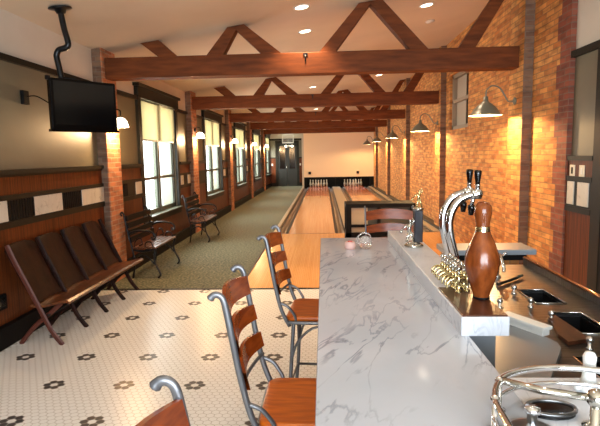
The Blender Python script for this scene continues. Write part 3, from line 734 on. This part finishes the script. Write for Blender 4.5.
figure(MB(), (.03, .005, .257), .115).build('top_figure', M['brass'], tr)
figure(MB(), (-.03, 0, .03), .15).build('side_figure', M['nickel'], tr)

# glass ornament at the far end of the counter
ga = empty('glass_ornament', (.275, 3.54, CZ)); tag(ga, 'clear glass snail-like ornament at the far end of the marble counter', 'glass ornament')
MB().lathe([(.0, 0), (.03, .004), (.048, .025), (.052, .045), (.042, .075), (.02, .092), (0, .095)], (.02, 0, 0), 20).build('glass_body', M['clearglass'], ga)
MB().tube(smooth_path([(.06, 0, .07), (.05, 0, .1), (.01, 0, .115), (-.03, 0, .09), (-.04, 0, .05), (-.015, 0, .015)]), [.006]*31, 8).build('glass_loop', M['clearglass'], ga)
rd = empty('pink_candle', (.185, 3.53, CZ)); tag(rd, 'small pink and white round tealight left of the glass ornament', 'candle')
MB().lathe([(.0, 0), (.033, .0), (.04, .02), (.038, .05), (.03, .055), (0, .05)], n=16).build('wax_body', mat('pale_pink_wax', s(216, 176, 166), .5), rd)
MB().lathe([(0, .05), (.018, .052), (.018, .06), (0, .062)], n=12).build('red_top', M['pink'], rd)

# ------------------------------------------------------------ bar stools
def stool():
    r = empty('bar_stool', (0, 0, 0))
    # seat: rounded square, slightly dished top edge; faces +x
    pts = []
    for cx, cy, a0 in ((.16, .15, 0), (-.15, .155, 90), (-.15, -.155, 180), (.16, -.15, 270)):
        for k in range(5):
            a = math.radians(a0+k*22.5); pts.append((cx+.045*math.cos(a), cy+.045*math.sin(a)))
    n = len(pts)
    v = [(x, y, .735) for x, y in pts]+[(x, y, .757) for x, y in pts]+[(x*.96, y*.96, .763) for x, y in pts]+[(x*.8, y*.8, .758) for x, y in pts]
    f = [tuple(range(n-1, -1, -1)), tuple(range(3*n, 4*n))]
    for q in range(3): f += [(q*n+i, q*n+(i+1) % n, (q+1)*n+(i+1) % n, (q+1)*n+i) for i in range(n)]
    MB().add(v, f, True).build('seat', M['seatwood'], r)
    MB().tube([(x*1.02, y*1.02, .725) for x, y in pts], .011, 8, closed=True).build('seat_frame', M['stoolsteel'], r)
    for sy in (-1, 1):
        P = smooth_path([(-.17, .2*sy, .70), (-.215, .21*sy, .80), (-.25, .215*sy, .95), (-.275, .22*sy, 1.1), (-.292, .22*sy, 1.20), (-.302, .22*sy, 1.245), (-.317, .22*sy, 1.262), (-.336, .22*sy, 1.262), (-.35, .22*sy, 1.247)], 4)
        MB().tube(P, [(.0125, .0085)]*(len(P)-3)+[(.014, .009), (.015, .01), (.012, .010)], 8, flat=(1, 0, .1)).build('back_post', M['stoolsteel'], r)
        # bracket from the post forward down to the seat rail
        P = smooth_path([(-.222, .212*sy, .85), (-.18, .21*sy, .83), (-.155, .205*sy, .80), (-.135, .2*sy, .765), (-.13, .195*sy, .73)], 4)
        MB().tube(P, .009, 8).build('side_bracket', M['stoolsteel'], r)
    P = smooth_path([(-.2, -.205, .76), (-.25, -.13, .83), (-.27, 0, .85), (-.25, .13, .86), (-.222, .21, .87)], 4)
    MB().tube(P, .008, 8).build('back_brace', M['stoolsteel'], r)
    for z0, z1 in ((1.145, 1.225), (1.03, 1.095), (.905, .97)):
        mb = MB(); rows = []
        def X(z_): return -.2-.22*(z_-.8)
        for t in (0, 1):
            pass
        out, inn = [], []
        m_ = 12
        for zz, tk in ((z0, 0), (z1, 0)):
            out.append([(X(zz)-.042*math.sin(PI*i/m_)-.006, -.212+.424*i/m_, zz+(.022 if zz == z1 else .010)*math.sin(PI*i/m_)) for i in range(m_+1)])
            inn.append([(X(zz)-.042*math.sin(PI*i/m_)+.008, -.212+.424*i/m_, zz+(.022 if zz == z1 else .010)*math.sin(PI*i/m_)) for i in range(m_+1)])
        mb.grid(out); mb.grid([list(reversed(q)) for q in inn])
        mb.grid([out[0], inn[0]]); mb.grid([inn[1], out[1]])
        mb.build('back_slat', M['slatwood'], r)
    for sx, sy in ((-1, -1), (-1, 1), (1, -1), (1, 1)):
        P = smooth_path([(.15*sx, .16*sy, .725), (.165*sx, .175*sy, .5), (.18*sx, .19*sy, .28), (.215*sx, .215*sy, .0)], 4)
        MB().tube(P, [(.012, .008)]*len(P), 8, flat=(1, 0, 0)).build('leg', M['stoolsteel'], r)
    ring = [(.182*math.cos(a)*1.25, .19*math.sin(a)*1.25, .29) for a in [2*PI*k/28 for k in range(28)]]
    MB().tube([(-.182, -.19, .29), (.182, -.19, .29), (.182, .19, .29), (-.182, .19, .29)], .009, 8, closed=True).build('foot_ring', M['stoolsteel'], r)
    for sy in (-1, 1):
        P = smooth_path([(-.17, .18*sy, .46), (-.12, .177*sy, .6), (0, .17*sy, .69), (.12, .177*sy, .6), (.17, .18*sy, .46)], 4)
        MB().tube(P, .008, 8).build('arch_brace', M['stoolsteel'], r)
    for sx in (-1, 1):
        P = smooth_path([(.17*sx, -.18, .46), (.165*sx, -.12, .6), (.16*sx, 0, .69), (.165*sx, .12, .6), (.17*sx, .18, .46)], 4)
        MB().tube(P, .008, 8).build('arch_brace', M['stoolsteel'], r)
    return r
st = stool(); st.location = (-.06, 1.91, 0); tag(st, 'middle bar stool of the row, brown wood slats and grey steel, whole back in view', 'bar stool', 'bar stools at the marble counter')
for loc, rz, lb in (((-.035, 3.13, 0), -.087, 'bar stool farther along the counter, in front of the bowling approach'),
                    ((-.03, .80, 0), 0, 'nearest bar stool, only its curled post and top slat showing'),
                    ((.60, 4.24, 0), -PI/2, 'bar stool at the far end of the counter, facing the viewer')):
    c = copy_tree(st); c.location = loc; c.rotation_euler.z = rz; c['label'] = lb

# ------------------------------------------------------------ ball return on the approach
br = empty('ball_return', (1.03, 9.2, 0)); tag(br, 'black ball return rack standing on the bowling approach behind the bar', 'ball return'); off = br.location
g = MB()
g.box(.40, 8.98, .78, 1.66, 9.6, .85)
g.build('top_deck', M['black'], br, off)
for x, y in ((.40, 8.98), (1.56, 8.98), (.40, 9.5), (1.56, 9.5)): MB().box(x, y, .004, x+.1, y+.1, .78).build('leg', M['black'], br, off)
MB().box(.97, 8.98, .34, 1.03, 9.03, .78).build('centre_post', M['black'], br, off)
MB().box(.5, 8.98, .42, 1.56, 9.02, .47).build('middle_rail', M['black'], br, off)
MB().box(.4, 8.98, .22, 1.66, 9.6, .32).build('lower_shelf', M['black'], br, off)
MB().box(.5, 9.04, .32, .80, 9.06, .78).build('back_panel', mat('tan_return_panel', s(176, 160, 132), .5), br, off)
MB().box(.80, 9.04, .32, 1.56, 9.06, .78).build('back_panel', mat('dark_return_panel', s(70, 68, 58), .6), br, off)

# ------------------------------------------------------------ bartender's side: steel work station
UZ = .85
us = empty('underbar_station', (1.15, 2.8, 0)); tag(us, 'long stainless steel bartender work station with black wells behind the marble counter', 'work station'); off = us.location
W1 = (1.25, 2.90, 1.42, 3.20); W2 = (1.25, 2.40, 1.42, 2.73); W3 = (1.08, 1.72, 1.50, 2.12)
xs = [.53, 1.08, 1.25, 1.42, 1.50, 1.60]; ys = [1.60, 1.72, 2.12, 2.40, 2.73, 2.90, 3.20, 3.95]
g = MB()
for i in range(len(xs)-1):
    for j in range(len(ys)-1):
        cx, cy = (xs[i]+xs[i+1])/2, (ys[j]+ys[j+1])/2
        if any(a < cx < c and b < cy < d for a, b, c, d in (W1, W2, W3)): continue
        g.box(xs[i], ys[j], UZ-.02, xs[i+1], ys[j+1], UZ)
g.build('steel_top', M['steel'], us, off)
MB().box(.53, 1.60, .1, .55, 3.95, UZ-.02).box(1.58, 1.60, .1, 1.6, 3.95, UZ-.02).box(.55, 3.93, .1, 1.58, 3.95, UZ-.02).box(.55, 1.60, .1, 1.58, 1.62, UZ-.02).box(.55, 1.62, .3, 1.58, 3.93, .32).build('body_panel', M['steel'], us, off)
for a, b, c, d in (W1, W2, W3):
    g = MB().box(a, b, UZ-.25, a+.006, d, UZ-.02).box(c-.006, b, UZ-.25, c, d, UZ-.02).box(a, b, UZ-.25, c, b+.006, UZ-.02).box(a, d-.006, UZ-.25, c, d, UZ-.02).box(a, b, UZ-.256, c, d, UZ-.25)
    g.build('black_well', M['black'], us, off)
    MB().tube([(a, b, UZ+.002), (c, b, UZ+.002), (c, d, UZ+.002), (a, d, UZ+.002)], .006, 6, closed=True).build('well_rim', M['chrome'], us, off)
sp = empty('splash_rail', (1.59, 2.8, UZ)); tag(sp, 'long steel rail with painted brick reflection along the wall side of the steel work station', 'rail'); off = sp.location
MB().box(1.585, 1.6, UZ, 1.60, 3.95, UZ+.05).build('back_splash', M['steel'], sp, off)
MB().tube([(1.59, 1.6, UZ+.055), (1.59, 3.95, UZ+.055)], .012, 10).build('rolled_edge', mat('brick_reflection_steel', s(180, 120, 76), .15, .9), sp, off)  # steel edge; the reflected brick is painted in as a copper colour
for sx, sy in ((.58, 1.66), (1.54, 1.66), (.58, 3.88), (1.54, 3.88)): MB().tube([(sx, sy, .1), (sx, sy, 0)], .02).build('leg', M['steel'], us, us.location)
# steel lid next to the marble counter
g = MB()
lid = [(.672, 1.65), (.80, 1.65), (.86, 1.85), (1.045, 2.16), (1.055, 2.22), (1.04, 2.28), (.90, 2.52), (.672, 2.62)]
tag(g.prism(lid, UZ, UZ+.03, 'z').build('steel_drainboard', M['palesteel']), 'pale grey steel lid with rounded corner beside the marble ledge', 'steel lid')
g = MB().prism([(1.19, 2.62), (1.24, 2.63), (1.245, 2.30), (1.125, 2.26), (1.125, 2.36)], UZ, UZ+.018, 'z')
tag(g.build('brown_chopping_board', M['darkwood']), 'small brown board between the steel lid and the black well', 'chopping board')
wb = empty('white_tray', (.985, 2.41, UZ+.03)); tag(wb, 'long narrow white tray lying just right of the marble ledge', 'tray')
wb.rotation_euler.z = -1.07
MB().bbox(-.13, -.032, .03, .13, .032, .045, .003).build('tray_rim', M['white'], wb)
MB().bbox(-.12, -.025, 0, .12, .025, .03, .003).build('tray_body', M['white'], wb)
def knob():
    r = empty('chrome_valve', (0, 0, 0))
    MB().lathe([(.018, 0), (.018, .006), (.009, .012), (.009, .03)], n=12).build('stem', M['chrome'], r)
    MB().ball((0, 0, .042), .018, 12).build('knob', M['chrome'], r)
    return r
k0 = knob(); 
for i, (x, y, lb) in enumerate(((1.01, 2.83, 'chrome valve knob on the work station closest to the wooden pin'), (1.19, 2.84, 'chrome valve knob left of the gap between the two black wells'), (1.20, 2.60, 'chrome valve knob beside the near black well'),
                           (1.20, 3.12, 'chrome valve knob beside the far black well'), (1.48, 2.3, 'chrome valve knob at the back of the work station by the nearest well'), (1.20, 2.22, 'chrome valve knob between the brown board and the nearest well'))):
    t = k0 if i == 0 else copy_tree(k0); t.location = (x, y, UZ); tag(t, lb, 'valve', 'chrome valves of the work station')
# chrome mixer faucets further along
def mixer():
    r = empty('mixer_faucet', (0, 0, 0))
    MB().lathe([(.03, 0), (.03, .01), (.018, .02), (.018, .1), (.022, .11), (0, .13)], n=14).build('faucet_body', M['chrome'], r)
    MB().tube(smooth_path([(0, 0, .09), (-.02, -.02, .16), (-.07, -.05, .17), (-.13, -.09, .12), (-.15, -.1, .08)]), .011, 10).build('spout', M['chrome'], r)
    MB().tube([(0, 0, .12), (.07, -.03, .16)], .007, 8).ball((.075, -.032, .163), .013, 10).build('lever', M['chrome'], r)
    return r
m0 = mixer()
for i, (x, y, rz, lb) in enumerate(((1.05, 3.35, 0, 'chrome mixer faucet right behind the wooden pin'), (1.24, 3.55, .9, 'chrome mixer faucet before the pale shelf by the wall'), (.86, 3.1, 2.2, 'chrome mixer faucet at the foot of the swan-neck taps'), (.84, 3.45, 1.2, 'farthest chrome mixer faucet, behind the swan-neck taps'))):
    t = m0 if i == 0 else copy_tree(m0); t.location = (x, y, UZ); t.rotation_euler.z = rz; tag(t, lb, 'faucet', 'chrome mixer faucets')
bb = empty('bar_tool', (1.28, 3.4, UZ+.01)); tag(bb, 'flat steel bar tool lying across the work station before the pale shelf', 'bar tool')
bb.rotation_euler = (0, 0, .75)
MB().bbox(-.17, -.012, 0, .1, .012, .02, .004).build('tool_blade', M['steel'], bb)
MB().tube([(.1, 0, .01), (.17, 0, .01)], .011).build('tool_handle', M['greentrim'], bb)
# end cabinet with pale shelf
ec = empty('end_cabinet', (1.5, 4.5, 0)); tag(ec, 'brown cabinet with overhanging pale steel shelf by the brick wall', 'cabinet'); off = ec.location
MB().bbox(1.05, 4.28, .86, 1.83, 4.62, .905, .006).build('shelf_top', mat('bluish_steel', s(150, 160, 170), .35, .3), ec, off)
MB().box(1.1, 4.34, .80, 1.77, 4.6, .86).build('dark_skirt', M['black'], ec, off)
MB().box(1.14, 4.38, .0, 1.72, 4.6, .80).build('cabinet_body', M['brick_gold'], ec, off)

# ------------------------------------------------------------ chrome service rail at the near end
sr = empty('service_rail', (.6, 1.2, CZ)); tag(sr, 'curved chrome service rail with round posts standing on the near marble counter', 'service rail'); off = sr.location
P = smooth_path([(.395, .95, 1.15), (.40, 1.06, 1.15), (.41, 1.16, 1.15), (.455, 1.26, 1.15), (.52, 1.315, 1.15), (.62, 1.345, 1.15), (.74, 1.33, 1.15), (.86, 1.26, 1.15), (.95, 1.1, 1.15)], 5)
MB().tube(P, .009, 10).build('upper_rail', M['chrome'], sr, off)
MB().tube([(p.x, p.y, 1.105) for p in P], .006, 10).build('lower_rail', M['chrome'], sr, off)
MB().tube([(.455, 1.27, 1.15), (.54, 1.21, 1.15), (.655, 1.17, 1.15)], .0095, 10).build('cross_rail', M['nickel'], sr, off)
for x, y in ((.41, 1.16), (.455, 1.26), (.86, 1.26)):
    MB().lathe([(.018, 0), (.018, .005), (.007, .01), (.007, .08)], (x, y, CZ), 12).ball((x, y, 1.15), .013).build('post', M['chrome'], sr, off)
MB().lathe([(.03, 0), (.03, .008), (.014, .016), (.012, .07)], (.655, 1.17, CZ), 14).ball((.655, 1.17, 1.15), .024, 16).build('ball_post', M['nickel'], sr, off)
gr2 = empty('glass_rinser', (.495, 1.15, CZ)); tag(gr2, 'round chrome glass rinser with upright nozzle inside the service rail', 'glass rinser')
MB().lathe([(.0, 0), (.058, 0), (.062, .006), (.05, .01), (0, .008)], n=26).build('drip_plate', M['steel'], gr2)
MB().lathe([(.018, .008), (.013, .02), (.012, .05), (.019, .056), (.017, .068), (0, .07)], n=14).build('nozzle', M['chrome'], gr2)
ad = empty('metal_dish', (.585, 1.25, CZ)); tag(ad, 'small black oval dish with metal rim inside the service rail', 'dish')
pts = [(.062*math.cos(a), .04*math.sin(a)) for a in [2*PI*k/24 for k in range(24)]]
MB().prism(pts, 0, .012, 'z').build('dish_body', M['blackgloss'], ad)
MB().tube([(x, y, .013) for x, y in pts], .005, 8, closed=True).build('dish_rim', M['steel'], ad)
wl2 = empty('white_highlight_shape', (.745, 1.375, CZ)); tag(wl2, 'added white bottle-shaped mill at the right edge of the near counter', 'highlight')  # added white shape standing in for a bright highlight
MB().lathe([(0, 0), (.024, 0), (.026, .01), (.018, .04), (.016, .07), (.018, .1), (.012, .112), (0, .115)], n=18).build('highlight_body', M['white'], wl2)
for a in (-.03, .03): MB().ball((a, 0, .012), .012).build('highlight_ball', M['white'], wl2)
